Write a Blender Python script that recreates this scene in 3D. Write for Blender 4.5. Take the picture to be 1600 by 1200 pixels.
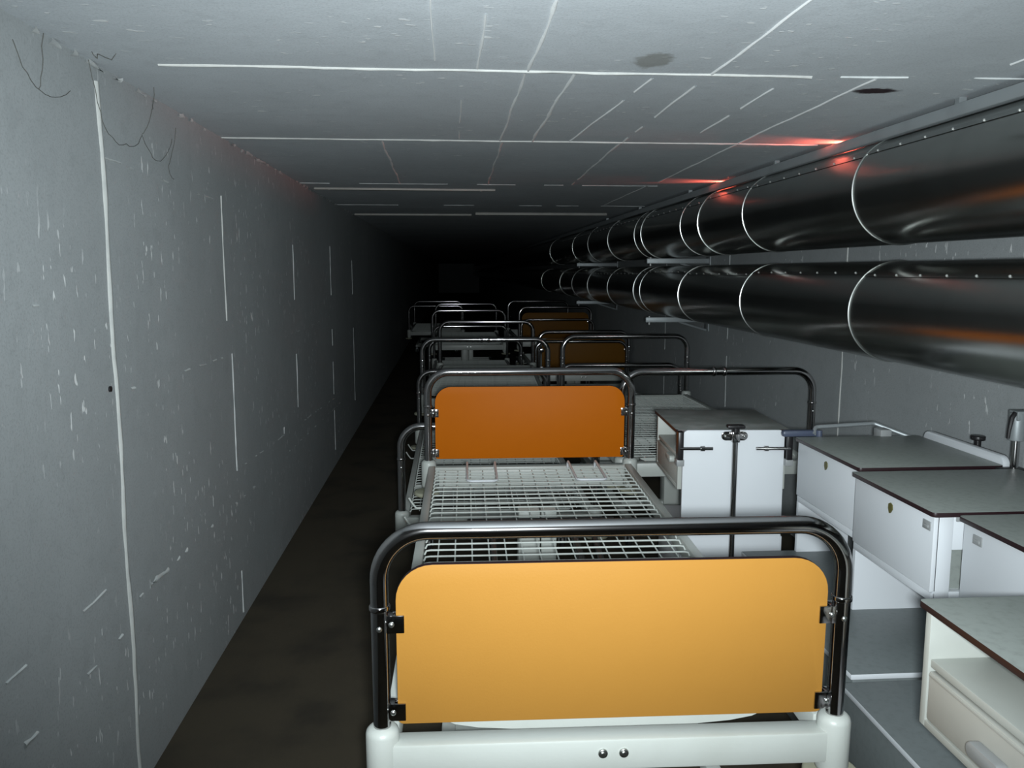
import bpy, bmesh, math, random
from mathutils import Vector, Matrix
random.seed(7)
PI = math.pi
SC = bpy.context.scene
COL = SC.collection
for o in list(bpy.data.objects):
    bpy.data.objects.remove(o, do_unlink=True)

# ------------------------------------------------------------------ camera
F_PX, VX, VY, CAM_H = 1310.0, 706.0, 424.0, 1.5
v = Vector(((VX - 800) / F_PX, -(VY - 600) / F_PX, -1)).normalized()     # tunnel axis in camera space
zz = Vector((0, -v.z, v.y)).normalized()
zz = (zz - v * zz.dot(v)).normalized()
xx = v.cross(zz)
rot = Matrix((xx, v, zz))                                                 # camera -> world
cam_d = bpy.data.cameras.new('camera')
cam_d.sensor_fit = 'HORIZONTAL'; cam_d.sensor_width = 36
cam_d.lens = F_PX / 1600 * 36
cam_d.clip_start = 0.02
cam = bpy.data.objects.new('camera', cam_d); COL.objects.link(cam)
cam.matrix_world = Matrix.Translation((0, 0, CAM_H)) @ rot.to_4x4()
SC.camera = cam

# ------------------------------------------------------------------ world, flash, exposure
W = bpy.data.worlds.new('world'); SC.world = W; W.use_nodes = True
W.node_tree.nodes['Background'].inputs[0].default_value = (0, 0, 0, 1)
W.node_tree.nodes['Background'].inputs[1].default_value = 0
fl = bpy.data.lights.new('flash', 'SPOT')
fl.energy = 388; fl.color = (0.88, 0.965, 1.0)
fl.spot_size = math.radians(101); fl.spot_blend = 1.0
fl.shadow_soft_size = 0.035
flo = bpy.data.objects.new('flash', fl); COL.objects.link(flo)
flo.location = (0.03, -0.02, 1.485)
tgt = Vector((0.42, 3.0, 1.56))
flo.rotation_euler = (tgt - flo.location).to_track_quat('-Z', 'Y').to_euler()
vs = SC.view_settings
SC.display_settings.display_device = 'sRGB'
vs.view_transform = 'Standard'; vs.look = 'None'; vs.gamma = 1; vs.use_curve_mapping = False
vs.exposure = 0.0

# ------------------------------------------------------------------ materials
def nm(name):
    m = bpy.data.materials.new(name); m.use_nodes = True
    return m, m.node_tree.nodes, m.node_tree.links, m.node_tree.nodes['Principled BSDF']

def mixc(N, L, fac, a, b):
    n = N.new('ShaderNodeMix'); n.data_type = 'RGBA'
    for sock, val in ((n.inputs[0], fac), (n.inputs[6], a), (n.inputs[7], b)):
        if hasattr(val, 'is_linked'): L.new(val, sock)
        elif isinstance(val, (int, float)): sock.default_value = val
        else: sock.default_value = (*val, 1)
    return n.outputs[2]

def noise(N, L, vec, scale, detail=4, rough=.55):
    n = N.new('ShaderNodeTexNoise'); n.inputs['Scale'].default_value = scale
    n.inputs['Detail'].default_value = detail; n.inputs['Roughness'].default_value = rough
    L.new(vec, n.inputs['Vector']); return n.outputs[0]

def ramp(N, L, val, lo, hi):
    n = N.new('ShaderNodeMapRange'); n.inputs[1].default_value = lo; n.inputs[2].default_value = hi
    n.interpolation_type = 'SMOOTHSTEP'
    L.new(val, n.inputs[0]); return n.outputs[0]

def math_(N, L, op, a, b=None):
    n = N.new('ShaderNodeMath'); n.operation = op
    for s, val in ((n.inputs[0], a), (n.inputs[1], b)):
        if val is None: continue
        if hasattr(val, 'is_linked'): L.new(val, s)
        else: s.default_value = val
    return n.outputs[0]

def plain(name, col, rough=.5, metal=0, wear=0.0, wear_col=None, scale=6, bump=0.0, bscale=60, spec=.5):
    m, N, L, P = nm(name)
    tc = N.new('ShaderNodeTexCoord').outputs['Object']
    nz = noise(N, L, tc, scale, 5)
    c2 = wear_col or tuple(c * .6 for c in col)
    f = math_(N, L, 'MULTIPLY', ramp(N, L, nz, .42, .78), wear)
    L.new(mixc(N, L, f, col, c2), P.inputs['Base Color'])
    P.inputs['Roughness'].default_value = rough; P.inputs['Metallic'].default_value = metal
    P.inputs['Specular IOR Level'].default_value = spec
    if bump:
        b = N.new('ShaderNodeBump'); b.inputs['Strength'].default_value = bump; b.inputs['Distance'].default_value = .002
        L.new(noise(N, L, tc, bscale, 3), b.inputs['Height']); L.new(b.outputs[0], P.inputs['Normal'])
    return m

def concrete(name, col, stretch, chips=True, marks=()):
    """painted board-marked concrete; stretch = scale of the paint chips along each axis"""
    m, N, L, P = nm(name)
    tc = N.new('ShaderNodeTexCoord').outputs['Object']
    big = noise(N, L, tc, 1.3, 5, .6)
    c = mixc(N, L, ramp(N, L, big, .3, .75), tuple(x * .93 for x in col), tuple(x * 1.06 for x in col))
    mid = noise(N, L, tc, 14, 4, .7)
    c = mixc(N, L, math_(N, L, 'MULTIPLY', ramp(N, L, mid, .48, .75), .32), c, tuple(x * .72 for x in col))
    fine = noise(N, L, tc, 160, 2, .7)
    c = mixc(N, L, math_(N, L, 'MULTIPLY', ramp(N, L, fine, .48, .68), .34), c, tuple(x * .6 for x in col))
    mp = N.new('ShaderNodeMapping'); mp.inputs['Scale'].default_value = stretch; L.new(tc, mp.inputs['Vector'])
    chip = noise(N, L, mp.outputs[0], 36, 2, .55)
    zone = ramp(N, L, noise(N, L, tc, 1.9, 3), .42, .62)
    cf = math_(N, L, 'MULTIPLY', ramp(N, L, chip, .655, .685), zone)
    if chips:
        c = mixc(N, L, math_(N, L, 'MULTIPLY', cf, .9), c, (.86, .88, .87))
    for (p, rad, colr, amt) in marks:
        m2 = N.new('ShaderNodeMapping'); m2.vector_type = 'POINT'
        m2.inputs['Scale'].default_value = tuple(1 / r for r in rad)
        m2.inputs['Location'].default_value = tuple(-a / r for a, r in zip(p, rad))
        L.new(tc, m2.inputs['Vector'])
        ln = N.new('ShaderNodeVectorMath'); ln.operation = 'LENGTH'; L.new(m2.outputs[0], ln.inputs[0])
        d = math_(N, L, 'ADD', ln.outputs['Value'], math_(N, L, 'MULTIPLY', noise(N, L, tc, 30, 3), .9))
        f = ramp(N, L, d, 1.45, 1.05)
        c = mixc(N, L, math_(N, L, 'MULTIPLY', f, amt), c, colr)
    L.new(c, P.inputs['Base Color'])
    P.inputs['Roughness'].default_value = .62; P.inputs['Specular IOR Level'].default_value = .35
    b = N.new('ShaderNodeBump'); b.inputs['Strength'].default_value = .35; b.inputs['Distance'].default_value = .004
    h = math_(N, L, 'ADD', math_(N, L, 'MULTIPLY', mid, .6), math_(N, L, 'MULTIPLY', fine, .25))
    h = math_(N, L, 'ADD', h, math_(N, L, 'MULTIPLY', cf, .5))
    L.new(h, b.inputs['Height']); L.new(b.outputs[0], P.inputs['Normal'])
    return m

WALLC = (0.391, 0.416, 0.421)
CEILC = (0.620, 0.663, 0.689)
M = {}
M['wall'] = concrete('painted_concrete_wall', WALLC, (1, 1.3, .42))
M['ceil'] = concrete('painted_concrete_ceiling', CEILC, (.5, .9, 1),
                     marks=(((1.27, 2.52, 0), (.075, .05, .5), (.035, .02, .025), 1.0),
                            ((.52, 2.21, 0), (.06, .09, .5), (.16, .15, .11), .55)))
M['seam'] = plain('lit_seam_paint', (.64, .65, .62), .6, wear=.5, wear_col=(.44, .46, .45), scale=25, bump=.4)  # same paint as the concrete, made paler for the light the ridges catch
M['seam_wall'] = plain('lit_wall_joint', (.55, .565, .54), .6, wear=.6, wear_col=(.42, .44, .43), scale=22, bump=.4)
M['seam_thin'] = plain('lit_thin_seam', (.66, .69, .68), .6, wear=1.0, wear_col=(.44, .47, .47), scale=16, bump=.3)
M['seam_bright'] = plain('lit_ceiling_line', (.86, .88, .87), .6, wear=.4, wear_col=(.74, .77, .77), scale=16, bump=.3)  # ridges along the ceiling catch little flash, their brightness is put into the colour
M['seam_faint'] = plain('faint_seam_paint', (0.570, 0.598, 0.589), .6, wear=1.0, wear_col=(0.399, 0.427, 0.432), scale=12, bump=.3)
M['floor'] = plain('dark_concrete_floor', (0.065, 0.054, 0.037), .75, wear=.8, wear_col=(0.026, 0.023, 0.019), scale=3, bump=.5, bscale=40, spec=.25)
M['chrome'] = plain('chromed_steel_tube', (.48, .47, .47), .12, 1, wear=.35, wear_col=(.34, .31, .29), scale=9)
M['cream'] = plain('cream_enamel', (0.516, 0.542, 0.507), .38, wear=.35, wear_col=(0.430, 0.447, 0.404), scale=7, bump=.15, bscale=90)
M['wire'] = plain('pale_coated_wire', (0.574, 0.609, 0.574), .35, wear=.4, scale=20)
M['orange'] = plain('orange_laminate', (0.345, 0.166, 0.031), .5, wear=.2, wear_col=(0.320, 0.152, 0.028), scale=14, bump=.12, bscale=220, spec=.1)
M['orange_lifted'] = plain('orange_laminate_lifted', (0.516, 0.129, 0.003), .5, wear=.2, wear_col=(0.464, 0.112, 0.003), scale=14, bump=.12, bscale=220, spec=.1)  # far head panel: orange lifted in the colour to offset the flash falloff
M['darkened'] = plain('darkened_laminate', (0.160, 0.068, 0.006), .5, wear=.2, scale=14, spec=.1)  # far panels: gloom put into the colour, darkened to sink into the distance
M['edge'] = plain('dark_brown_edge', (.018, .006, .008), .45)
M['bumper'] = plain('beige_rubber', (.38, .38, .28), .6, wear=.3)
M['black'] = plain('black_plastic', (.012, .011, .012), .35)
M['dark'] = plain('dark_steel', (.05, .05, .05), .4, .6, wear=.5)
M['lam_white'] = plain('white_laminate', (0.696, 0.722, 0.748), .42, wear=.2, wear_col=(0.626, 0.652, 0.679), scale=4, bump=.08, bscale=200)
M['lam_grey'] = plain('grey_speckled_laminate', (0.304, 0.331, 0.309), .40, wear=.7, wear_col=(0.226, 0.248, 0.226), scale=60)
M['lam_dark'] = plain('dull_grey_laminate', (0.174, 0.196, 0.196), .45, wear=.7, wear_col=(0.139, 0.157, 0.157), scale=60)
M['worn_grey'] = plain('scuffed_grey_laminate', (0.226, 0.244, 0.226), .42, wear=.9, wear_col=(0.400, 0.418, 0.409), scale=9)
M['niche'] = plain('cream_plastic_liner', (0.452, 0.470, 0.435), .45, wear=.25)
M['drawer'] = plain('greige_drawer_plastic', (0.452, 0.452, 0.413), .5, wear=.3)
M['olive'] = plain('olive_lock_plate', (.10, .09, .02), .5, wear=.3)
M['grey_plastic'] = plain('grey_plastic', (.30, .31, .31), .4, wear=.2)
M['rail_blue'] = plain('blue_grey_plastic', (.07, .085, .13), .4)
M['alu'] = plain('aluminium_cladding', (.40, .41, .39), .24, 1, wear=.45, wear_col=(.30, .30, .28), scale=5, bump=.06, bscale=12)
M['alu_ring'] = plain('bright_seam_ring', (.62, .64, .62), .30, 1, wear=.2)
M['rivet'] = plain('pale_rivet', (.45, .46, .44), .4, .5)
M['galv'] = plain('galvanised_steel', (.36, .39, .40), .5, .5, wear=.4)
M['batten'] = plain('pale_painted_batten', (.36, .35, .32), .6, wear=.5)
M['web'] = plain('dusty_cobweb', (.10, .10, .09), .9)
mm, N_, L_, P_ = nm('red_lamp_glass')
P_.inputs['Base Color'].default_value = (.6, .03, .02, 1)
P_.inputs['Emission Color'].default_value = (1, .10, .06, 1); P_.inputs['Emission Strength'].default_value = 2
M['red'] = mm

# ------------------------------------------------------------------ mesh helpers
class MB:
    def __init__(s): s.bm = bmesh.new()
    def box(s, c, size, bev=0.0, seg=2, rot=None):
        b = bmesh.new(); bmesh.ops.create_cube(b, size=1)
        for w in b.verts: w.co = Vector((w.co.x * size[0], w.co.y * size[1], w.co.z * size[2]))
        if bev: bmesh.ops.bevel(b, geom=b.edges[:], offset=bev, segments=seg, profile=.5, affect='EDGES')
        return s._add(b, Matrix.Translation(c) @ (rot.to_4x4() if rot else Matrix()))
    def b2(s, x0, x1, y0, y1, z0, z1, bev=0.0, seg=2):
        return s.box(((x0 + x1) / 2, (y0 + y1) / 2, (z0 + z1) / 2), (x1 - x0, y1 - y0, z1 - z0), bev, seg)
    def cyl(s, p0, p1, r, n=16, r2=None, bev=0.0):
        p0 = Vector(p0); p1 = Vector(p1); d = p1 - p0
        b = bmesh.new(); bmesh.ops.create_cone(b, cap_ends=True, segments=n, radius1=r, radius2=r if r2 is None else r2, depth=d.length)
        if bev:
            ed = [e for e in b.edges if abs(e.verts[0].co.z - e.verts[1].co.z) < 1e-6]
            bmesh.ops.bevel(b, geom=ed, offset=bev, segments=3, profile=.5, affect='EDGES')
        return s._add(b, Matrix.Translation((p0 + p1) / 2) @ d.to_track_quat('Z', 'Y').to_matrix().to_4x4())
    def ball(s, c, r, sc=(1, 1, 1), n=12):
        b = bmesh.new(); bmesh.ops.create_uvsphere(b, u_segments=n, v_segments=n // 2 + 1, radius=r)
        return s._add(b, Matrix.Translation(c) @ Matrix.Diagonal((*sc, 1)))
    def tube(s, pts, r, n=12, cap=True):
        pts = [Vector(p) for p in pts]; rings = []
        up = None
        for i, p in enumerate(pts):
            a = pts[max(i - 1, 0)]; c = pts[min(i + 1, len(pts) - 1)]
            t = (c - a).normalized()
            if up is None: up = t.orthogonal().normalized()
            up = (up - t * up.dot(t)).normalized(); w = t.cross(up)
            rr = r[i] if isinstance(r, (list, tuple)) else r
            rings.append([s.bm.verts.new(p + (up * math.cos(2 * PI * k / n) + w * math.sin(2 * PI * k / n)) * rr) for k in range(n)])
        for a, c in zip(rings, rings[1:]):
            for k in range(n): s.bm.faces.new((a[k], a[(k + 1) % n], c[(k + 1) % n], c[k]))
        if cap: s.bm.faces.new(rings[0][::-1]); s.bm.faces.new(rings[-1])
        return s
    def slab(s, outline, axis, a0, a1, bev=0.0):
        """prism of a 2-D outline; axis 'y' -> outline is (x, z), 'x' -> (y, z), 'z' -> (x, y)"""
        def P(u, w, a): return {'y': (u, a, w), 'x': (a, u, w), 'z': (u, w, a)}[axis]
        b = bmesh.new()
        A = [b.verts.new(P(u, w, a0)) for u, w in outline]; B = [b.verts.new(P(u, w, a1)) for u, w in outline]
        n = len(A)
        f0 = b.faces.new(A); f1 = b.faces.new(B[::-1])
        for k in range(n): b.faces.new((A[k], B[k], B[(k + 1) % n], A[(k + 1) % n]))
        bmesh.ops.recalc_face_normals(b, faces=b.faces[:])
        if bev:
            ed = [e for e in b.edges if any(len(f.verts) == n and n > 4 for f in e.link_faces)] if n > 4 else b.edges[:]
            bmesh.ops.bevel(b, geom=ed, offset=bev, segments=2, profile=.5, affect='EDGES')
        return s._add(b, Matrix())
    def _add(s, b, mat):
        me = bpy.data.meshes.new('t'); b.transform(mat); b.to_mesh(me); b.free()
        s.bm.from_mesh(me); bpy.data.meshes.remove(me); return s
    def mesh(s, name, mat, mat_edge=None, edge_test=None, ang=35):
        bmesh.ops.recalc_face_normals(s.bm, faces=s.bm.faces[:])
        if edge_test:
            for f in s.bm.faces:
                if edge_test(f): f.material_index = 1
        me = bpy.data.meshes.new(name); s.bm.to_mesh(me); s.bm.free()
        me.materials.append(mat)
        if mat_edge: me.materials.append(mat_edge)
        me.shade_smooth(); me.set_sharp_from_angle(angle=math.radians(ang))
        return me

def put(name, me, parent=None, loc=(0, 0, 0), rot=(0, 0, 0), label=None, kind=None):
    o = bpy.data.objects.new(name, me); COL.objects.link(o)
    o.parent = parent; o.location = loc; o.rotation_euler = rot
    if label: o['label'] = label
    if kind: o['kind'] = kind
    return o
def thing(name, label, cat, loc=(0, 0, 0), rz=0, group=None):
    o = bpy.data.objects.new(name, None); COL.objects.link(o)
    o.empty_display_size = .1
    o.location = loc; o.rotation_euler = (0, 0, rz); o['label'] = label; o['category'] = cat
    if group: o['group'] = group
    return o
def tag(o, label, cat, group=None):
    o['label'] = label; o['category'] = cat
    if group: o['group'] = group
    return o
def rrect(x0, x1, z0, z1, rt, rb, n=8):
    """rounded rectangle, top radius rt, bottom radius rb"""
    pts = []
    for cx, cz, r, a0 in ((x1 - rt, z1 - rt, rt, 0), (x0 + rt, z1 - rt, rt, 90), (x0 + rb, z0 + rb, rb, 180), (x1 - rb, z0 + rb, rb, 270)):
        for k in range(n + 1):
            a = math.radians(a0 + 90 * k / n); pts.append((cx + r * math.cos(a), cz + r * math.sin(a)))
    return pts
def arc_path(pts, r, n=8):
    """polyline with filleted corners"""
    pts = [Vector(p) for p in pts]; out = [pts[0]]
    for a, b, c in zip(pts, pts[1:], pts[2:]):
        u = (a - b).normalized(); w = (c - b).normalized()
        th = u.angle(w); d = r / math.tan(th / 2)
        cen = b + (u + w).normalized() * (r / math.sin(th / 2))
        p0 = b + u * d; p1 = b + w * d
        e0 = p0 - cen; e1 = p1 - cen; om = e0.angle(e1)
        for k in range(n + 1):
            t = k / n
            out.append(cen + (e0 * math.sin((1 - t) * om) + e1 * math.sin(t * om)) / math.sin(om))
    out.append(pts[-1]); return out

# ------------------------------------------------------------------ the tunnel
XL, XR, ZC, Y0, Y1 = -0.92, 1.93, 2.035, -4.0, 60.0
def struct(name, me, loc=(0, 0, 0)): return put(name, me, None, loc, kind='structure')
floor = struct('floor', MB().b2(XL - .2, XR + .2, Y0, Y1, -.15, 0).mesh('floor', M['floor']))
ceiling = struct('ceiling', MB().b2(XL - .2, XR + .2, Y0, Y1, 0, .2).mesh('ceiling', M['ceil']), (0, 0, ZC))
wall_left = struct('wall_left', MB().b2(XL - .2, XL, Y0, Y1, 0, ZC).mesh('wall_left', M['wall']))
wall_right = struct('wall_right', MB().b2(XR, XR + .2, Y0, Y1, 0, ZC).mesh('wall_right', M['wall']))
struct('wall_back', MB().b2(XL - .2, XR + .2, Y1, Y1 + .2, 0, ZC).mesh('wall_back', M['wall']))
struct('wall_front', MB().b2(XL - .2, XR + .2, Y0 - .2, Y0, 0, ZC).mesh('wall_front', M['wall']))

def seam(parent, a, b, nrm, width, height=.004, mat='seam_thin', wob=.3, gaps=(), drop=.14, origin=(0, 0, 0)):
    """an uneven raised line of paint / mortar left by the shuttering, from a to b on a surface"""
    a = Vector(a); b = Vector(b); nrm = Vector(nrm); d = b - a; L = d.length
    t = d.normalized(); s = t.cross(nrm)
    n = max(3, int(L / (.028 if mat == 'seam_faint' else .06))); mb = MB(); bm = mb.bm
    prev = None
    off = random.uniform(0, 50)
    for i in range(n + 1):
        f = i / n
        if any(g0 < f < g1 for g0, g1 in gaps): prev = None; continue
        if mat not in ('seam', 'seam_wall') and random.random() < (.38 if mat == 'seam_faint' else drop): prev = None; continue
        w = width * (1 + wob * math.sin(off + i * 1.7) + wob * random.uniform(-1, 1)) / 2
        c = a + d * f + s * (width * .25 * math.sin(off + i * .6)) - Vector(origin)
        h = height * random.uniform(.7, 1.2)
        cur = [bm.verts.new(c - s * w - nrm * .001), bm.verts.new(c - s * w * .4 + nrm * h), bm.verts.new(c + s * w * .4 + nrm * h), bm.verts.new(c + s * w - nrm * .001)]
        if prev:
            for k in range(3): bm.faces.new((prev[k], prev[k + 1], cur[k + 1], cur[k]))
        prev = cur
    return put('formwork_seam', mb.mesh('formwork_seam', M[mat], ang=70), parent)

LN, CN, RN = (1, 0, 0), (0, 0, -1), (-1, 0, 0)
def wl(y0, z0, y1, z1, w, **k): seam(wall_left, (XL, y0, z0), (XL, y1, z1), LN, w, **k)
def ce(x0, y0, x1, y1, w, **k): seam(ceiling, (x0, y0, ZC), (x1, y1, ZC), CN, w, origin=(0, 0, ZC), **k)
def wr(y0, z0, y1, z1, w, **k): seam(wall_right, (XR, y0, z0), (XR, y1, z1), RN, w, **k)
# left wall: vertical shuttering joints, then the fainter board lines
wl(2.345, .0, 2.345, 1.99, .022, height=.006, mat='seam_wall', wob=.18)
wl(3.50, 1.30, 3.50, 1.80, .011, mat='seam_wall')
wl(3.56, .66, 3.56, 1.16, .010)
wl(3.56, .03, 3.56, .53, .011)
wl(5.0, .70, 5.0, 1.78, .010, gaps=((.45, .55),))
wl(6.5, .12, 6.5, 1.25, .012); wl(6.5, 1.32, 6.5, 1.75, .010)
wl(7.88, .3, 7.88, 1.6, .012)
wl(4.57, .55, 4.57, .66, .009)
wl(3.58, .66, 6.6, .52, .008, mat='seam_faint'); wl(2.42, 1.165, 3.5, 1.155, .007, mat='seam_faint', gaps=((.2, .36), (.55, .62)))
wl(4.6, 1.14, 6.45, 1.165, .007, mat='seam_faint', gaps=((.3, .5),))
wl(1.2, 1.425, 2.03, 1.423, .006, mat='seam_faint', gaps=((.3, .42), (.7, .75)))
wl(2.36, .56, 4.55, .49, .014, wob=.7, mat='seam_faint', gaps=((.24, .3), (.46, .52), (.74, .8)))
wl(1.1, .66, 2.25, .665, .006, mat='seam_faint', gaps=((.3, .4), (.6, .72)))
wl(1.2, .49, 2.28, .50, .008, wob=.7, mat='seam_faint', gaps=((.1, .35), (.6, .66)))
wl(2.36, 1.80, 3.46, 1.775, .006, mat='seam_faint', gaps=((.2, .3), (.6, .72)))
wl(4.6, .50, 7.0, .43, .009, mat='seam_faint', gaps=((.3, .4),))
# ceiling: joints across, board lines along
ce(-.88, 2.335, 1.0, 2.350, .013, mat='seam', height=.005, gaps=((.0, .05),))
ce(1.08, 2.345, 1.9, 2.32, .006, gaps=((.3, .4),))
ce(-.92, 3.555, 1.56, 3.575, .013, mat='seam', height=.005)
ce(-.92, 5.30, 1.3, 5.34, .012, gaps=((.1, .14), (.42, .46), (.62, .66), (.74, .77)))
ce(-.92, 6.98, 1.6, 6.98, .012, gaps=((.2, .25), (.5, .53), (.8, .83)))
for x0, y0, x1, y1, w in ((.218, 1.2, .212, 2.34, .010), (.205, 2.36, .205, 3.56, .009), (.338, 2.36, .337, 3.56, .012),
                          (.215, 3.58, .225, 5.3, .010), (-.285, 3.58, -.312, 5.3, .010), (.72, 1.2, .715, 2.34, .008),
                          (.71, 2.36, .716, 3.55, .008), (.71, 3.58, .75, 5.3, .010), (.565, 2.4, .49, 3.55, .006),
                          (1.19, 2.36, 1.205, 3.55, .009), (1.21, 3.58, 1.25, 5.1, .010), (1.23, 5.3, 1.24, 6.9, .010),
                          (.078, 1.3, .074, 2.32, .006), (.035, 2.6, .033, 3.5, .006), (-.035, 1.3, -.04, 2.3, .005),
                          (1.45, 1.5, 1.46, 2.3, .006), (.95, 2.5, .97, 3.3, .006)):
    g = random.uniform(.15, .7)
    ce(x0, y0, x1, y1, w, gaps=((g, g + .05),) if w < .009 else (), drop=.09 if w < .009 else .015, mat='seam_bright')
# right wall
wr(4.02, 0, 4.02, 2.0, .013, mat='seam')
wr(5.77, 0, 5.77, 2.0, .010); wr(7.5, 0, 7.5, 1.9, .011); wr(2.5, 0, 2.5, 2.0, .010)
wr(4.05, 1.16, 7.4, 1.15, .008, gaps=((.3, .4),))
# crack / mortar line in the left ceiling corner
seam(wall_left, (XL + .003, 1.3, ZC - .008), (XL + .003, 8.5, ZC - .008), (.7, 0, -.7), .012, height=.004, mat='seam_faint', wob=.8)

# battens fixed across the ceiling
def batten(x0, x1, y, h, label, yaw=0):
    mb = MB(); L = x1 - x0
    mb.b2(-L / 2, L / 2, -.02, .02, -h, 0, .003)
    o = put('ceiling_batten', mb.mesh('ceiling_batten', M['batten']), None, ((x0 + x1) / 2, y, ZC), (0, 0, yaw))
    for k in (-1, 1):
        put('screw', MB().cyl((k * L * .42, 0, -h - .002), (k * L * .42, 0, -h + .002), .006, 8).mesh('screw', M['rivet']), o)
    return tag(o, label, 'batten', 'battens across the ceiling')
batten(-.88, .29, 5.62, .013, 'pale thin batten across the ceiling, nearest of the three, starting at the left wall', .03)
batten(-.90, .19, 8.05, .017, 'pale thin batten far down the ceiling at the left wall side')
batten(.22, 1.44, 7.85, .022, 'pale thin batten far down the ceiling on the right half, beside the pipes')

# ------------------------------------------------------------------ pipes
def pipe(label, cx, cz, r, seams, seam_ang, name='insulated_pipe'):
    t = thing(name, label, 'pipe', (cx, 0, cz), 0, 'clad pipes on the right wall')
    ends = [-4.0 + .002, 1.86] + seams + [Y1 - .002]
    ca, sa = -math.cos(math.radians(seam_ang)), math.sin(math.radians(seam_ang))
    for i, (a, b) in enumerate(zip(ends, ends[1:])):
        rr = r - (.0015 if i % 2 else 0)
        jit = math.radians(random.uniform(-5, 5))
        mb = MB()
        mb.bm.free(); mb.bm = bmesh.new()
        mb.cyl((0, a, 0), (0, b, 0), rr, 72)
        sec = put('pipe_section', mb.mesh('pipe_section', M['alu'], ang=60), t)
        ang = math.radians(seam_ang) + jit
        ux, uz = -math.cos(ang), math.sin(ang)
        # lap seam running along the section, slightly proud, with its rivets
        if b < 12 and a > -1:
            lap = MB()
            n = 6
            prof = []
            for k in range(n + 1):
                aa = ang - .012 + .10 * k / n
                prof.append((-math.cos(aa), math.sin(aa)))
            outl = [(rr * p[0] * 1.0, rr * p[1] * 1.0) for p in prof] + [((rr + .0022) * p[0], (rr + .0022) * p[1]) for p in prof[::-1]]
            lap.slab(outl, 'y', a + .004, b - .004)
            put('lap_seam', lap.mesh('lap_seam', M['alu']), sec)
            rv = MB(); n = int((b - a) / .15)
            aa = ang + .025
            for k in range(n):
                y = a + (k + .5) * (b - a) / n
                rv.ball(((rr + .003) * -math.cos(aa), y, (rr + .003) * math.sin(aa)), .0045, n=6)
            put('rivet_row', rv.mesh('rivet_row', M['rivet']), sec, kind='stuff')
    for y in seams[:8]:
        mb = MB(); n = 72; prof = ((r - .001, y - .003), (r + .003, y - .0018), (r + .003, y + .0018), (r - .001, y + .003))
        rings = [[mb.bm.verts.new((p[0] * math.cos(2 * PI * k / n), p[1], p[0] * math.sin(2 * PI * k / n))) for p in prof] for k in range(n)]
        for k in range(n):
            a, b = rings[k], rings[(k + 1) % n]
            for q in range(3): mb.bm.faces.new((a[q], a[q + 1], b[q + 1], b[q]))
        put('seam_ring', mb.mesh('seam_ring', M['alu_ring']), t)
    return t
LPX, LPZ, LPR = 1.673, 1.350, .189
UPX, UPZ, UPR = 1.682, 1.798, .198
pipe('upper thick metal clad pipe running under the ceiling along the right wall', UPX, UPZ, UPR, [3.08, 4.27, 5.06, 5.45, 6.60, 6.84, 8.02, 9.2, 10.4, 11.6, 12.8, 14], 38)
pipe('lower thick metal clad pipe running along the right wall above the bedside cabinets', LPX, LPZ, LPR, [3.06, 4.26, 5.46, 6.60, 6.84, 8.0, 9.2, 10.4, 11.6, 12.8, 14], 45)
# flat cable duct hung just under the ceiling above the upper pipe
t = thing('cable_duct', 'flat grey cable duct on the ceiling along the top of the upper pipe', 'duct', (1.586, 0, 2.0))
put('duct_body', MB().b2(-.014, .014, -3.99, 59.9, -.021, .018, .003).mesh('duct_body', M['galv']), t)
for y in (1.9, 2.6, 4.1, 5.6, 7.1, 8.6):
    put('hanger', MB().b2(-.012, .012, y - .012, y + .012, .016, ZC - 2.0).mesh('hanger', M['galv']), t)

def bracket(y, cz, r, cx, label):
    t = thing('pipe_bracket', label, 'bracket', (XR, y, cz - r - .02), 0, 'pipe brackets on the right wall')
    L = XR - (cx - r) + .03
    put('arm', MB().b2(-L, 0, -.02, .02, -.022, .016, .003).mesh('arm', M['galv']), t)
    put('wall_plate', MB().b2(-.008, 0, -.05, .05, -.09, .05, .002).mesh('wall_plate', M['galv']), t)
    put('brace', MB().cyl((-.004, 0, -.085), (-.22, 0, -.02), .009, 8).mesh('brace', M['galv']), t)
    put('end_bolt', MB().cyl((-L + .03, 0, -.04), (-L + .03, 0, .024), .008, 8).mesh('end_bolt', M['rivet']), t)
for i, y in enumerate((6.25, 9.8)):
    w = ('nearer', 'farther')[i]
    bracket(y, UPZ, UPR, UPX, f'{w} grey wall bracket carrying the upper pipe')
    bracket(y, LPZ, LPR, LPX, f'{w} grey wall bracket carrying the lower pipe')

# small red lamps tucked between the upper pipe and the ceiling
def red_lamp(y, label, power):
    t = thing('warning_lamp', label, 'lamp', (1.73, y, UPZ + UPR - .006), 0, 'red lamps above the upper pipe')
    put('lamp_base', MB().cyl((0, 0, 0), (0, 0, .008), .014, 16).mesh('lamp_base', M['black']), t)
    put('lamp_lens', MB().cyl((0, 0, .008), (0, 0, .022), .010, 16, r2=.007).mesh('lamp_lens', M['red']), t)
    l = bpy.data.lights.new('red_glow', 'SPOT'); l.energy = power; l.color = (1, .13, .08)
    l.spot_size = math.radians(50); l.spot_blend = 1.0; l.shadow_soft_size = .012
    o = bpy.data.objects.new('red_glow', l); COL.objects.link(o)
    o.parent = t; o.location = (-.016, 0, .026)
    o.rotation_euler = Vector((-1, .0, .05)).to_track_quat('-Z', 'Y').to_euler()
red_lamp(3.50, 'small red lamp hidden above the upper pipe, nearer of the two red glows', 46)
red_lamp(5.05, 'small red lamp hidden above the upper pipe, farther of the two red glows', 46)

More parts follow.
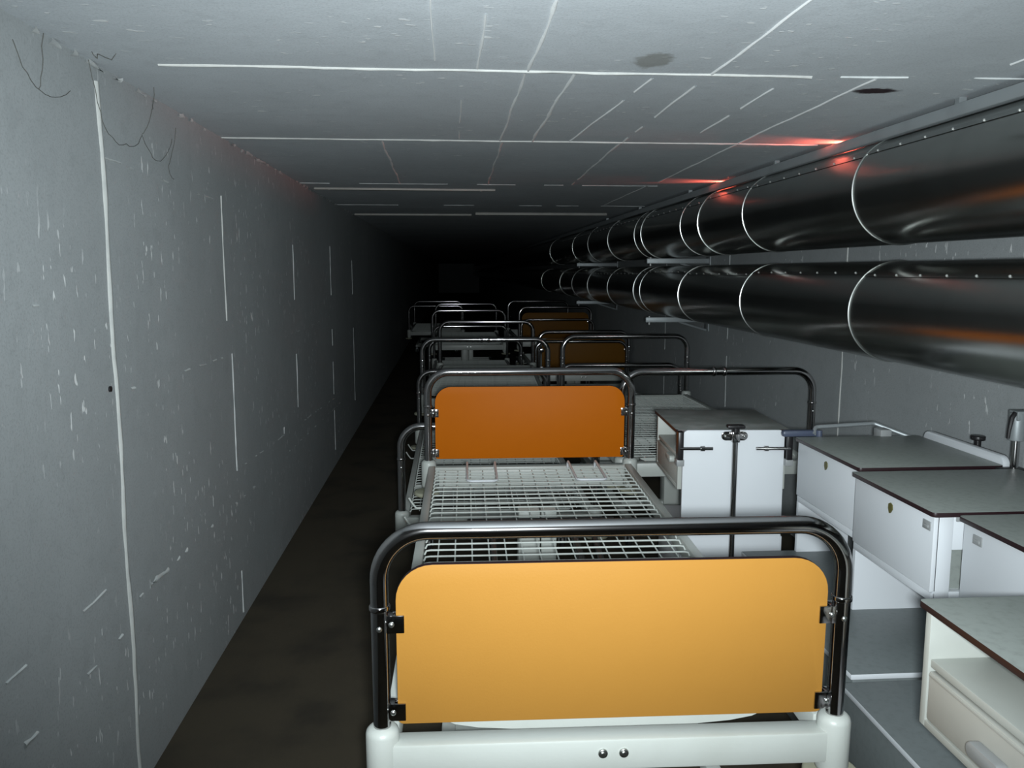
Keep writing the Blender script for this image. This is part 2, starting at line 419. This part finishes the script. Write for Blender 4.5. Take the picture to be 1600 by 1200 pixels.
# ------------------------------------------------------------------ beds
HW, HL = .48, 1.125                                  # half width / half length between the loop centres
BM = {}
def build_bed_meshes():
    # chromed end loop, standing in the sleeves
    path = arc_path([(-HW, 0, .0), (-HW, 0, .485), (HW, 0, .485), (HW, 0, .0)], .10, 12)
    BM['end_loop'] = MB().tube(path, .0185, 20).mesh('end_loop', M['chrome'])
    c = MB()
    c.cyl((0, 0, -.006), (0, 0, .006), .0215, 20, bev=.003)
    BM['loop_collar'] = c.mesh('loop_collar', M['chrome'])
    BM['loop_screw'] = MB().ball((0, 0, 0), .006, (1, .6, 1)).mesh('loop_screw', M['alu_ring'])
    u = MB()
    for k in (-.026, .026): u.cyl((k - .009, 0, 0), (k + .009, 0, 0), .0235, 20, bev=.006)
    u.cyl((-.02, 0, 0), (.02, 0, 0), .0165, 16)
    BM['union'] = u.mesh('union', M['chrome'])
    # end rail with rounded corner sleeves
    r = MB(); r.b2(-HW + .02, HW - .02, -.027, .027, -.035, .035, .006)
    BM['end_rail'] = r.mesh('end_rail', M['cream'])
    s = MB(); s.cyl((0, 0, -.068), (0, 0, .066), .035, 24, bev=.016); s.cyl((0, 0, -.076), (0, 0, -.06), .024, 16)
    BM['corner_sleeve'] = s.mesh('corner_sleeve', M['cream'])
    d = MB(); d.cyl((0, 0, -.020), (0, 0, .0), .060, 32, bev=.008); d.cyl((0, 0, -.026), (0, 0, .004), .016, 12)
    BM['bumper_roller'] = d.mesh('bumper_roller', M['bumper'])
    b = MB(); b.cyl((0, -.004, 0), (0, .004, 0), .0105, 18, bev=.003); b.cyl((0, -.007, 0), (0, 0, 0), .005, 8)
    BM['bolt'] = b.mesh('bolt', M['alu_ring'])
    # headboard panels
    for key, mat in (('panel', 'orange'), ('panel_lifted', 'orange_lifted'), ('panel_darkened', 'darkened')):
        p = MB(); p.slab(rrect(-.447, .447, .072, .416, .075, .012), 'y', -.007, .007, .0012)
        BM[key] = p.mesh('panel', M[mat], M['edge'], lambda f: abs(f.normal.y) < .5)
    k = MB(); k.b2(-.016, .012, -.012, -.007, -.019, .019, .0015); k.b2(.007, .019, -.012, .014, -.019, .019, .001)
    k.b2(-.016, .014, .007, .012, -.019, .019, .0015)
    BM['panel_clip'] = k.mesh('panel_clip', M['chrome'])
    BM['clip_screw'] = MB().ball((.010, -.0125, 0), .006, (1, .6, 1)).mesh('clip_screw', M['alu_ring'])
    # side rail (angle section with an inner ledge)
    q = MB(); q.b2(-.016, .016, -HL + .03, HL - .03, -.015, .045, .004)
    BM['side_rail'] = q.mesh('side_rail', M['cream'])
    # wires
    xe = HW - .035
    w = MB(); w.tube([(-xe, 0, -.012), (-xe + .006, 0, .001), (-xe + .02, 0, .003), (0, 0, .003), (xe - .02, 0, .003), (xe - .006, 0, .001), (xe, 0, -.012)], .0033, 7)
    BM['cross_wire'] = w.mesh('cross_wire', M['wire'])
    w = MB(); w.tube([(0, -HL + .09, 0), (0, HL - .09, 0)], .0026, 7)
    BM['long_wire'] = w.mesh('long_wire', M['wire'])
    w = MB(); pth = arc_path([(-.064, .085, -.02), (-.064, .075, .034), (-.064, -.26, .034), (.064, -.26, .034), (.064, .075, .034), (.064, .085, -.02)], .022, 6)
    w.tube(pth, .0052, 8)
    BM['mattress_retainer'] = w.mesh('mattress_retainer', M['lam_white'])
    # inner end rails of the platform
    w = MB(); w.b2(-HW + .05, HW - .05, -.012, .012, -.04, .038, .003)
    BM['platform_end'] = w.mesh('platform_end', M['cream'])
    half = [(.36, .030), (.33, .016), (.28, .007), (.20, .001), (.0, -.004)]
    w = MB(); w.slab([(-.37, .038)] + [(-a, b) for a, b in half] + [(a, b) for a, b in half[-2::-1]] + [(.37, .038)], 'y', -.006, .006)
    BM['platform_lip'] = w.mesh('platform_lip', M['cream'])
    w = MB(); w.b2(-HW + .03, HW - .03, -.022, .022, -.02, .02, .003)
    BM['cross_member'] = w.mesh('cross_member', M['cream'])
    h = MB(); h.tube(arc_path([(0, 0, 0), (-.03, 0, 0), (-.045, 0, .02), (-.06, 0, .045)], .008, 4), .004, 8)
    BM['bag_hook'] = h.mesh('bag_hook', M['cream'])
    a = MB(); a.cyl((-.11, 0, -.10), (.11, .06, -.08), .032, 14); a.b2(-.05, .05, -.04, .09, -.14, -.07, .01); a.cyl((0, .05, -.1), (0, .60, -.06), .014, 10)
    BM['lift_motor'] = a.mesh('lift_motor', M['dark'])
    a = MB()
    for k in (-1, 1):
        a.tube([(k * .2, -.5, -.03), (k * .2, .0, -.12), (k * .2, .45, -.05)], .012, 8)
    a.cyl((-.3, 0, -.12), (.3, 0, -.12), .014, 10); a.cyl((-.3, .45, -.05), (.3, .45, -.05), .012, 10)
    BM['linkage'] = a.mesh('linkage', M['dark'])
    c = MB(); c.cyl((-.012, .028, .05), (.012, .028, .05), .05, 24, bev=.006); 
    BM['wheel'] = c.mesh('wheel', M['dark'])
    c = MB(); c.b2(-.022, .022, -.02, .045, .085, .112, .006); c.b2(-.022, -.016, .005, .042, .04, .095, .001); c.b2(.016, .022, .005, .042, .04, .095, .001); c.cyl((0, 0, .10), (0, 0, .13), .013, 12)
    BM['castor'] = c.mesh('castor', M['galv'])
    f = MB()
    for k in (-1, 1): f.b2(k * .36 - .02, k * .36 + .02, -.86, .86, .13, .17, .004)
    for y in (-.80, .80): f.b2(-.38, .38, y - .022, y + .022, .128, .172, .004)
    BM['base_frame'] = f.mesh('base_frame', M['cream'])
build_bed_meshes()

def bed(label, cx, cy, zf, rz=0, tilt=0, foot_panel=None, head_panel=None, unions=(), retainers=False, name='hospital_bed'):
    t = thing(name, label, 'bed', (cx, cy, 0), math.radians(rz), 'storage beds parked in two rows')
    tl = math.radians(tilt)
    Rm = Matrix.Rotation(tl, 4, 'X')
    def up(nm_, me, p=(0, 0, 0), par=t, extra=0, label=None):
        """place a part of the (possibly tilted) upper frame"""
        q = Rm @ Vector(p)
        return put(nm_, me, par, (q.x, q.y, q.z + zf), (tl, 0, extra), label)
    for sgn, pan in ((-1, foot_panel), (1, head_panel)):
        y = sgn * HL
        rail = up('end_rail', BM['end_rail'], (0, y, 0), extra=0 if sgn < 0 else PI) if sgn < 0 else up('end_rail', BM['end_rail'], (0, y, 0))
        for k in (-1, 1):
            put('corner_sleeve', BM['corner_sleeve'], rail, (k * HW, 0, 0))
            put('bumper_roller', BM['bumper_roller'], rail, (k * (HW + .01), .02 * -sgn, -.078), label='beige round bumper under the corner')
        for k in (-.022, .022): put('bolt', BM['bolt'], rail, (k + 0.0, sgn * .028, .005))
        loop = up('end_loop', BM['end_loop'], (0, y, 0))
        for k in (-1, 1):
            put('loop_collar', BM['loop_collar'], loop, (k * HW, 0, .325))
            put('loop_screw', BM['loop_screw'], loop, (k * HW, -.018, .285))
        if sgn in unions: put('union', BM['union'], loop, (0, 0, .485), label='ribbed joint in the middle of the top tube')
        if pan:
            p = up('panel', BM[pan], (0, y, 0))
            for k in (-1, 1):
                for z in (.10, .292):
                    c = put('panel_clip', BM['panel_clip'], p, (k * .446, 0, z), (0, 0, 0 if k > 0 else 0))
                    if k < 0: c.scale = (-1, 1, 1)
                    put('clip_screw', BM['clip_screw'], c)
        up('platform_end', BM['platform_end' if sgn > 0 else 'platform_lip'], (0, sgn * (HL - .085), .0))
    for k in (-1, 1): up('side_rail', BM['side_rail'], (k * (HW - .016), 0, 0))
    n = 36
    for i in range(n):
        up('cross_wire', BM['cross_wire'], (0, -HL + .10 + (2 * HL - .20) * i / (n - 1), .040))
    for i in range(15): up('long_wire', BM['long_wire'], (-.399 + .057 * i, 0, .0375))
    for y in (-.42, .30): up('cross_member', BM['cross_member'], (0, y, -.005))
    if retainers:
        for x in (-.235, .235): up('mattress_retainer', BM['mattress_retainer'], (x, HL - .15, .04))
    for k, y in ((-1, .35), (-1, .6)): up('bag_hook', BM['bag_hook'], (k * (HW - .0), y, -.005))
    if zf > .35:
        up('lift_motor', BM['lift_motor'], (.12, -.1, 0)); up('linkage', BM['linkage'], (0, .1, 0))
    put('base_frame', BM['base_frame'], t)
    for sx in (-1, 1):
        for sy in (-1, 1):
            c = put('castor', BM['castor'], t, (sx * .36, sy * .80, 0))
            put('wheel', BM['wheel'], c)
    if zf > .3:
        for y in (-.42, .62):
            col = MB(); col.b2(-.09, .0, y - .05, y + .05, .15, zf - .02 + y * math.sin(tl), .006); col.b2(.005, .07, y - .04, y + .04, .15, zf - .02 + y * math.sin(tl), .006)
            col.b2(-.36, .36, y - .03, y + .03, .135, .165, .004)
            put('lift_column', col.mesh('lift_column', M['cream']), t)
    return t

bed('nearest hospital bed in front, large bright orange panel on its chrome foot loop', .345, 2.765, .525, -.9, 1.3, 'panel', 'panel_lifted', retainers=True)
bed('hospital bed behind the white cabinet at the right wall, open chrome loop with ribbed joint', 1.31, 5.15, .525, 0, 0, unions=(-1,), name='hospital_bed')
bed('lowered hospital bed right behind the nearest bed, low loop showing at left', .225, 5.16, .268, 0, 0)
bed('hospital bed beyond the lowered bed in the left row, ribbed joint atop its chrome loop', .30, 7.50, .50, -2.6, 0, unions=(-1,))
bed('lowered hospital bed by the right wall, second in the right row', 1.33, 7.58, .285, -1.0, 0)
bed('low dim hospital bed far back, fourth bed of the left row', .24, 9.9, .30, 0, 0, unions=(-1,))
bed('hospital bed with a deliberately brown panel, third in the right row', 1.39, 9.91, .38, 0, 0, foot_panel='panel_darkened')
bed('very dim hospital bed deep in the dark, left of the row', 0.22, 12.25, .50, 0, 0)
bed('very dim hospital bed deep in the dark at the right wall, deliberately brown panel', 1.37, 12.25, .54, 0, 0, foot_panel='panel_darkened')
bed('farthest hospital bed in the dark, set closest to the left wall', -.29, 16.2, .40, 0, 0)

# ------------------------------------------------------------------ bedside cabinets
def top_mesh(x0, x1, y0, y1, z0, z1, mat='lam_grey'):
    m = MB(); m.slab(rrect(x0, x1, y0, y1, .012, .012, 3), 'z', z0, z1, .001)
    return m.mesh('table_top', M[mat], M['edge'], lambda f: abs(f.normal.z) < .5)
def leg_castors(t, x0, x1, y0, y1):
    for x in (x0, x1):
        for y in (y0, y1):
            c = put('castor', BM['castor'], t, (x, y, 0)); c.scale = (.7, .7, .7); put('wheel', BM['wheel'], c)

def cabinet_open(t, D, Wd, H=.88, handle='cup', top='lam_grey'):
    """open niche + drawer facing -X; local x 0..D, y -Wd/2..Wd/2 ; upper box .62-H, lower box below"""
    h = Wd / 2; zb = .635
    c = MB()
    for k in (-1, 1): c.b2(0, D, k * h - (.018 if k > 0 else 0), k * h + (0 if k > 0 else .018), zb, H - .009, .002)
    c.b2(D - .015, D, -h + .018, h - .018, zb, H - .009, .0)
    c.b2(0, D, -h + .018, h - .018, zb, zb + .014, .001)
    put('upper_case', c.mesh('upper_case', M['niche']), t)
    s = MB(); s.b2(.004, D - .015, -h + .018, h - .018, .755, .772, .003)
    put('shelf', s.mesh('shelf', M['niche']), t)
    d = MB(); d.b2(.0, .016, -h + .022, h - .022, zb + .018, .750, .004)
    d.b2(-.002, .004, -h + .026, h - .026, .741, .747, .001)
    dr = put('drawer', d.mesh('drawer', M['drawer']), t)
    hd = MB(); hd.slab(rrect(-.045, .045, -.014, .014, .013, .013, 5), 'x', -.022, 0, .004)
    put('drawer_handle', hd.mesh('drawer_handle', M['grey_plastic' if handle == 'cup' else 'niche']), dr, (0, .02 if handle == 'cup' else -h + .10, .69 if handle == 'cup' else .745))
    put('table_top', top_mesh(-.012, D + .01, -h - .01, h + .01, H - .013, H, top), t)
    put('hinge_plate', MB().b2(.006, .03, h - .045, h - .018, H - .022, H - .009, .002).mesh('hinge_plate', M['grey_plastic']), t)
    l = MB(); l.b2(.02, D, -h, h, .10, .44, .004)
    put('lower_case', l.mesh('lower_case', M['lam_white']), t)
    p = MB(); p.b2(.016, .021, -h + .01, h - .01, .12, .43, .002)
    dd = put('door', p.mesh('door', M['lam_white']), t)
    put('door_handle', MB().b2(-.006, .016, h - .09, h - .05, .36, .40, .004).mesh('door_handle', M['grey_plastic']), dd)
    for y in (-h + .05, h - .05):
        put('post', MB().cyl((D - .05, y, .43), (D - .05, y, zb + .01), .011, 12).mesh('post', M['chrome']), t)
    leg_castors(t, .07, D - .06, -h + .06, h - .1)

def cabinet_closed(t, D, Wd, proj, H=.88, latch=True, lock=True):
    """smooth hinged face to -X, lower case jutting out further"""
    h = Wd / 2; zb = .635
    c = MB()
    for k in (-1, 1):
        if k > 0: c.b2(.006, D, h - .016, h, zb, H - .009, .002)
        else:
            c.b2(.006, .05, -h, -h + .016, zb, H - .009, .002); c.b2(.05, D, -h, -h + .016, .775, H - .009, .002); c.b2(.05, D, -h, -h + .016, zb, .66, .002)
    c.b2(D - .015, D, -h + .016, h - .016, zb, H - .009)
    c.b2(.02, D, -h + .016, h - .016, zb, zb + .014)
    put('upper_case', c.mesh('upper_case', M['lam_white']), t)
    i = MB(); i.b2(.05, D - .02, -h + .05, -h + .066, zb + .014, H - .03)
    put('inner_panel', i.mesh('inner_panel', M['lam_grey']), t)
    f = MB(); f.b2(-.004, .012, -h, h, zb + .026, H - .010, .002); f.b2(.0, .010, -h, h, zb, zb + .023, .001)
    fr = put('flap_door', f.mesh('flap_door', M['lam_white']), t)
    if lock:
        k = MB(); k.slab([(.0, .016), (-.010, .011), (-.012, -.001), (-.003, -.013), (.004, -.016), (.011, -.002), (.010, .011)], 'x', -.007, -.003)
        put('lock_plate', k.mesh('lock_plate', M['olive']), fr, (0, .0, .828), label='olive lock plate')
    if latch:
        k = MB(); k.b2(-.007, -.003, -.018, .018, -.012, .012, .001); k.b2(-.010, -.006, -.012, .012, -.006, .002, .001)
        put('latch_plate', k.mesh('latch_plate', M['grey_plastic']), fr, (0, (-h + .03) if lock else h - .06, .836), label='grey latch plate')
    put('table_top', top_mesh(-.014, D + .01, -h - .012, h + .012, H - .013, H), t)
    put('hinge_bracket', MB().b2(.055, .10, -h - .004, -h + .02, H - .028, H - .009, .002).mesh('hinge_bracket', M['grey_plastic']), t)
    l = MB(); l.b2(-proj, D, -h, h, .10, .425, .004)
    put('lower_case', l.mesh('lower_case', M['lam_dark']), t)
    tp = MB(); tp.b2(-proj - .006, D, -h - .004, h + .004, .425, .44, .002)
    put('lower_top', tp.mesh('lower_top', M['lam_dark'], M['lam_white'], lambda f: abs(f.normal.z) < .5), t)
    sp = MB(); sp.b2(.0, D - .26, h - .016, h, .44, zb)
    put('side_panel', sp.mesh('side_panel', M['lam_white']), t)
    for y in (-h + .06, h - .04):
        put('post', MB().cyl((D - .22, y, .44), (D - .22, y, zb), .011, 12).mesh('post', M['dark']), t)
    leg_castors(t, -proj + .07, D - .06, -h + .06, h - .1)

# white cabinet behind the first bed, its fold-down leaf towards the camera
A = thing('bedside_cabinet', 'white bedside cabinet with a hanging white leaf, standing between the beds', 'cabinet', (.905, 3.445, 0), math.radians(-3.5), 'bedside cabinets along the right side')
cabinet_open(A, .43, .46, .88, 'side', 'worn_grey')
lf = MB(); lf.slab(rrect(.012, .412, .20, .882, .022, .012), 'y', -.265, -.249, .002)
leaf = put('folding_leaf', lf.mesh('folding_leaf', M['lam_white']), A)
put('leaf_pole', MB().cyl((.212, -.283, .10), (.212, -.283, .885), .0115, 14).mesh('leaf_pole', M['chrome']), A, label='chrome pole in front of the leaf')
k = MB(); k.cyl((.212, -.283, .878), (.212, -.283, .895), .016, 14); k.slab(rrect(.212 - .034, .212 + .034, .893, .907, .006, .005, 4), 'y', -.30, -.266, .003)
put('pole_knob', k.mesh('pole_knob', M['black']), A, label='black knob')
k = MB(); k.slab(rrect(.212 - .052, .212 + .052, .842, .878, .0178, .0178, 6), 'y', -.273, -.265, .002); k.b2(.196, .228, -.298, -.268, .838, .882, .004)
pb = put('pole_bracket', k.mesh('pole_bracket', M['chrome']), A)
for x in (.175, .249): put('bracket_screw', MB().ball((x, -.274, .86), .006).mesh('bracket_screw', M['alu_ring']), pb)
for s, xa, xb in ((-1, -.004, .125), (1, .295, .43)):
    r = MB(); r.cyl((xa, -.282, .812), (xb, -.282, .812), .007, 12); xm = xb - .04 if s < 0 else xa + .04
    r.cyl((xm - .008, -.282, .812), (xm + .008, -.282, .812), .011, 12)
    put('slide_rod', r.mesh('slide_rod', M['chrome']), A)
    x0 = -.012 if s < 0 else .416
    put('hinge_arm', MB().b2(x0, x0 + .022, -.288, -.246, .765, .878, .003).mesh('hinge_arm', M['black']), A)
    put('hinge_foot', MB().b2(x0 - .004, x0 + .026, -.288, -.242, .742, .768, .003).mesh('hinge_foot', M['grey_plastic']), A)

# row of cabinets along the right wall
B = thing('bedside_cabinet', 'farthest cabinet of the right wall row, chrome post and black knob beside its grey top', 'cabinet', (1.300, 2.775, 0), 0, 'bedside cabinets along the right side')
cabinet_closed(B, .46, .48, .20, latch=False)
lf = MB(); lf.slab(rrect(-.235, .235, .30, .905, .03, .012), 'x', .478, .503, .006)
put('folding_leaf', lf.mesh('folding_leaf', M['lam_white'], M['edge'], lambda f: False), B)
put('leaf_edge', MB().slab(rrect(-.22, .24, .32, .902, .03, .012), 'x', .503, .512, .001).mesh('leaf_edge', M['edge']), B)
k = MB(); k.cyl((.522, -.03, .87), (.522, -.03, .922), .011, 12); k.cyl((.522, -.03, .918), (.522, -.03, .934), .024, 16, bev=.004)
put('pole_knob', k.mesh('pole_knob', M['black']), B, label='black knob')
put('table_post', MB().cyl((.493, -.265, .46), (.493, -.265, .975), .0125, 16).mesh('table_post', M['chrome']), B, label='chrome post')
k = MB(); k.cyl((.493, -.265, .965), (.493, -.265, 1.055), .024, 18, bev=.003); k.b2(.476, .56, -.288, -.242, 1.03, 1.062, .004)
put('post_clamp', k.mesh('post_clamp', M['galv']), B)
k = MB(); k.tube([(.475, -.277, 1.056), (.462, -.28, 1.04), (.455, -.282, 1.0), (.453, -.283, .975)], [.008, .008, .006, .005], 8)
put('clamp_lever', k.mesh('clamp_lever', M['black']), B)
put('post_foot', MB().b2(.44, .52, -.282, -.25, .862, .876, .002).mesh('post_foot', M['dark']), B)
# towel rail on its far side
k = MB(); k.tube(arc_path([(.07, .275, .885), (.085, .30, .908), (.33, .325, .915), (.47, .24, .862)], .02, 5), .008, 10)
rl = put('towel_rail', k.mesh('towel_rail', M['galv']), B)
k = MB(); k.box((.02, .29, .887), (.14, .03, .026), .01); k.cyl((.09, .275, .865), (.09, .275, .90), .012, 10)
put('rail_mount', k.mesh('rail_mount', M['rail_blue']), rl)
k = MB(); k.b2(.315, .36, .24, .30, .866, .905, .006)
put('rail_clip', k.mesh('rail_clip', M['grey_plastic']), rl)

Cc = thing('bedside_cabinet', 'cabinet with both an olive lock and a grey latch on its white face', 'cabinet', (1.252, 2.25, 0), 0, 'bedside cabinets along the right side')
cabinet_closed(Cc, .52, .43, .20)
Dd = thing('bedside_cabinet', 'cabinet behind the nearest one, with a grey latch but no lock on its face', 'cabinet', (1.303, 1.77, 0), 0, 'bedside cabinets along the right side')
cabinet_closed(Dd, .48, .435, .30, lock=False)
Ee = thing('bedside_cabinet', 'nearest bedside cabinet in the lower right corner with open niche and drawer', 'cabinet', (.895, 1.225, 0), 0, 'bedside cabinets along the right side')
cabinet_open(Ee, .46, .48)

# ------------------------------------------------------------------ small details
# cobweb threads in the left upper corner
wb = MB()
th = [[(XL + .01, 2.28, ZC - .01), (XL + .01, 2.35, 1.88), (XL + .02, 2.47, 1.85), (XL + .012, 2.62, 1.90), (XL + .01, 2.75, 1.84), (XL + .01, 2.9, 1.93)],
      [(XL + .01, 2.62, 1.90), (XL + .03, 2.66, 1.98), (XL + .06, 2.6, ZC - .004)],
      [(XL + .01, 2.9, 1.80), (XL + .01, 2.84, 1.84), (XL + .015, 2.93, 1.97)],
      [(XL + .01, 1.9, 1.98), (XL + .01, 2.0, 1.90), (XL + .01, 2.16, 1.93)],
      [(XL + .01, 2.0, 1.90), (XL + .02, 2.02, ZC - .01)], [(XL + .10, 2.22, ZC - .004), (XL + .08, 2.16, ZC - .02), (XL + .05, 2.2, ZC - .004)]]
for q in th:
    pts = []
    for a, b in zip(q, q[1:]):
        a = Vector(a); b = Vector(b)
        for k in range(6):
            f = k / 6; p = a.lerp(b, f); p.z -= .018 * f * (1 - f) * 4 * min(1, (b - a).length / .1)
            p += Vector((abs(random.gauss(0, .001)), random.gauss(0, .003), random.gauss(0, .002))); p.x = max(p.x, XL + .002); pts.append(p)
    pts.append(Vector(q[-1]))
    wb.tube(pts, .0009, 5)
tag(put('cobweb', wb.mesh('cobweb', M['web'])), 'dark dusty cobweb threads in the upper left corner of the tunnel', 'cobweb')
tag(put('wall_plug', MB().cyl((XL - .004, 2.30, 1.187), (XL + .005, 2.30, 1.187), .008, 10).mesh('wall_plug', M['black'])), 'small dark plug in the left wall beside the pale vertical joint', 'plug')
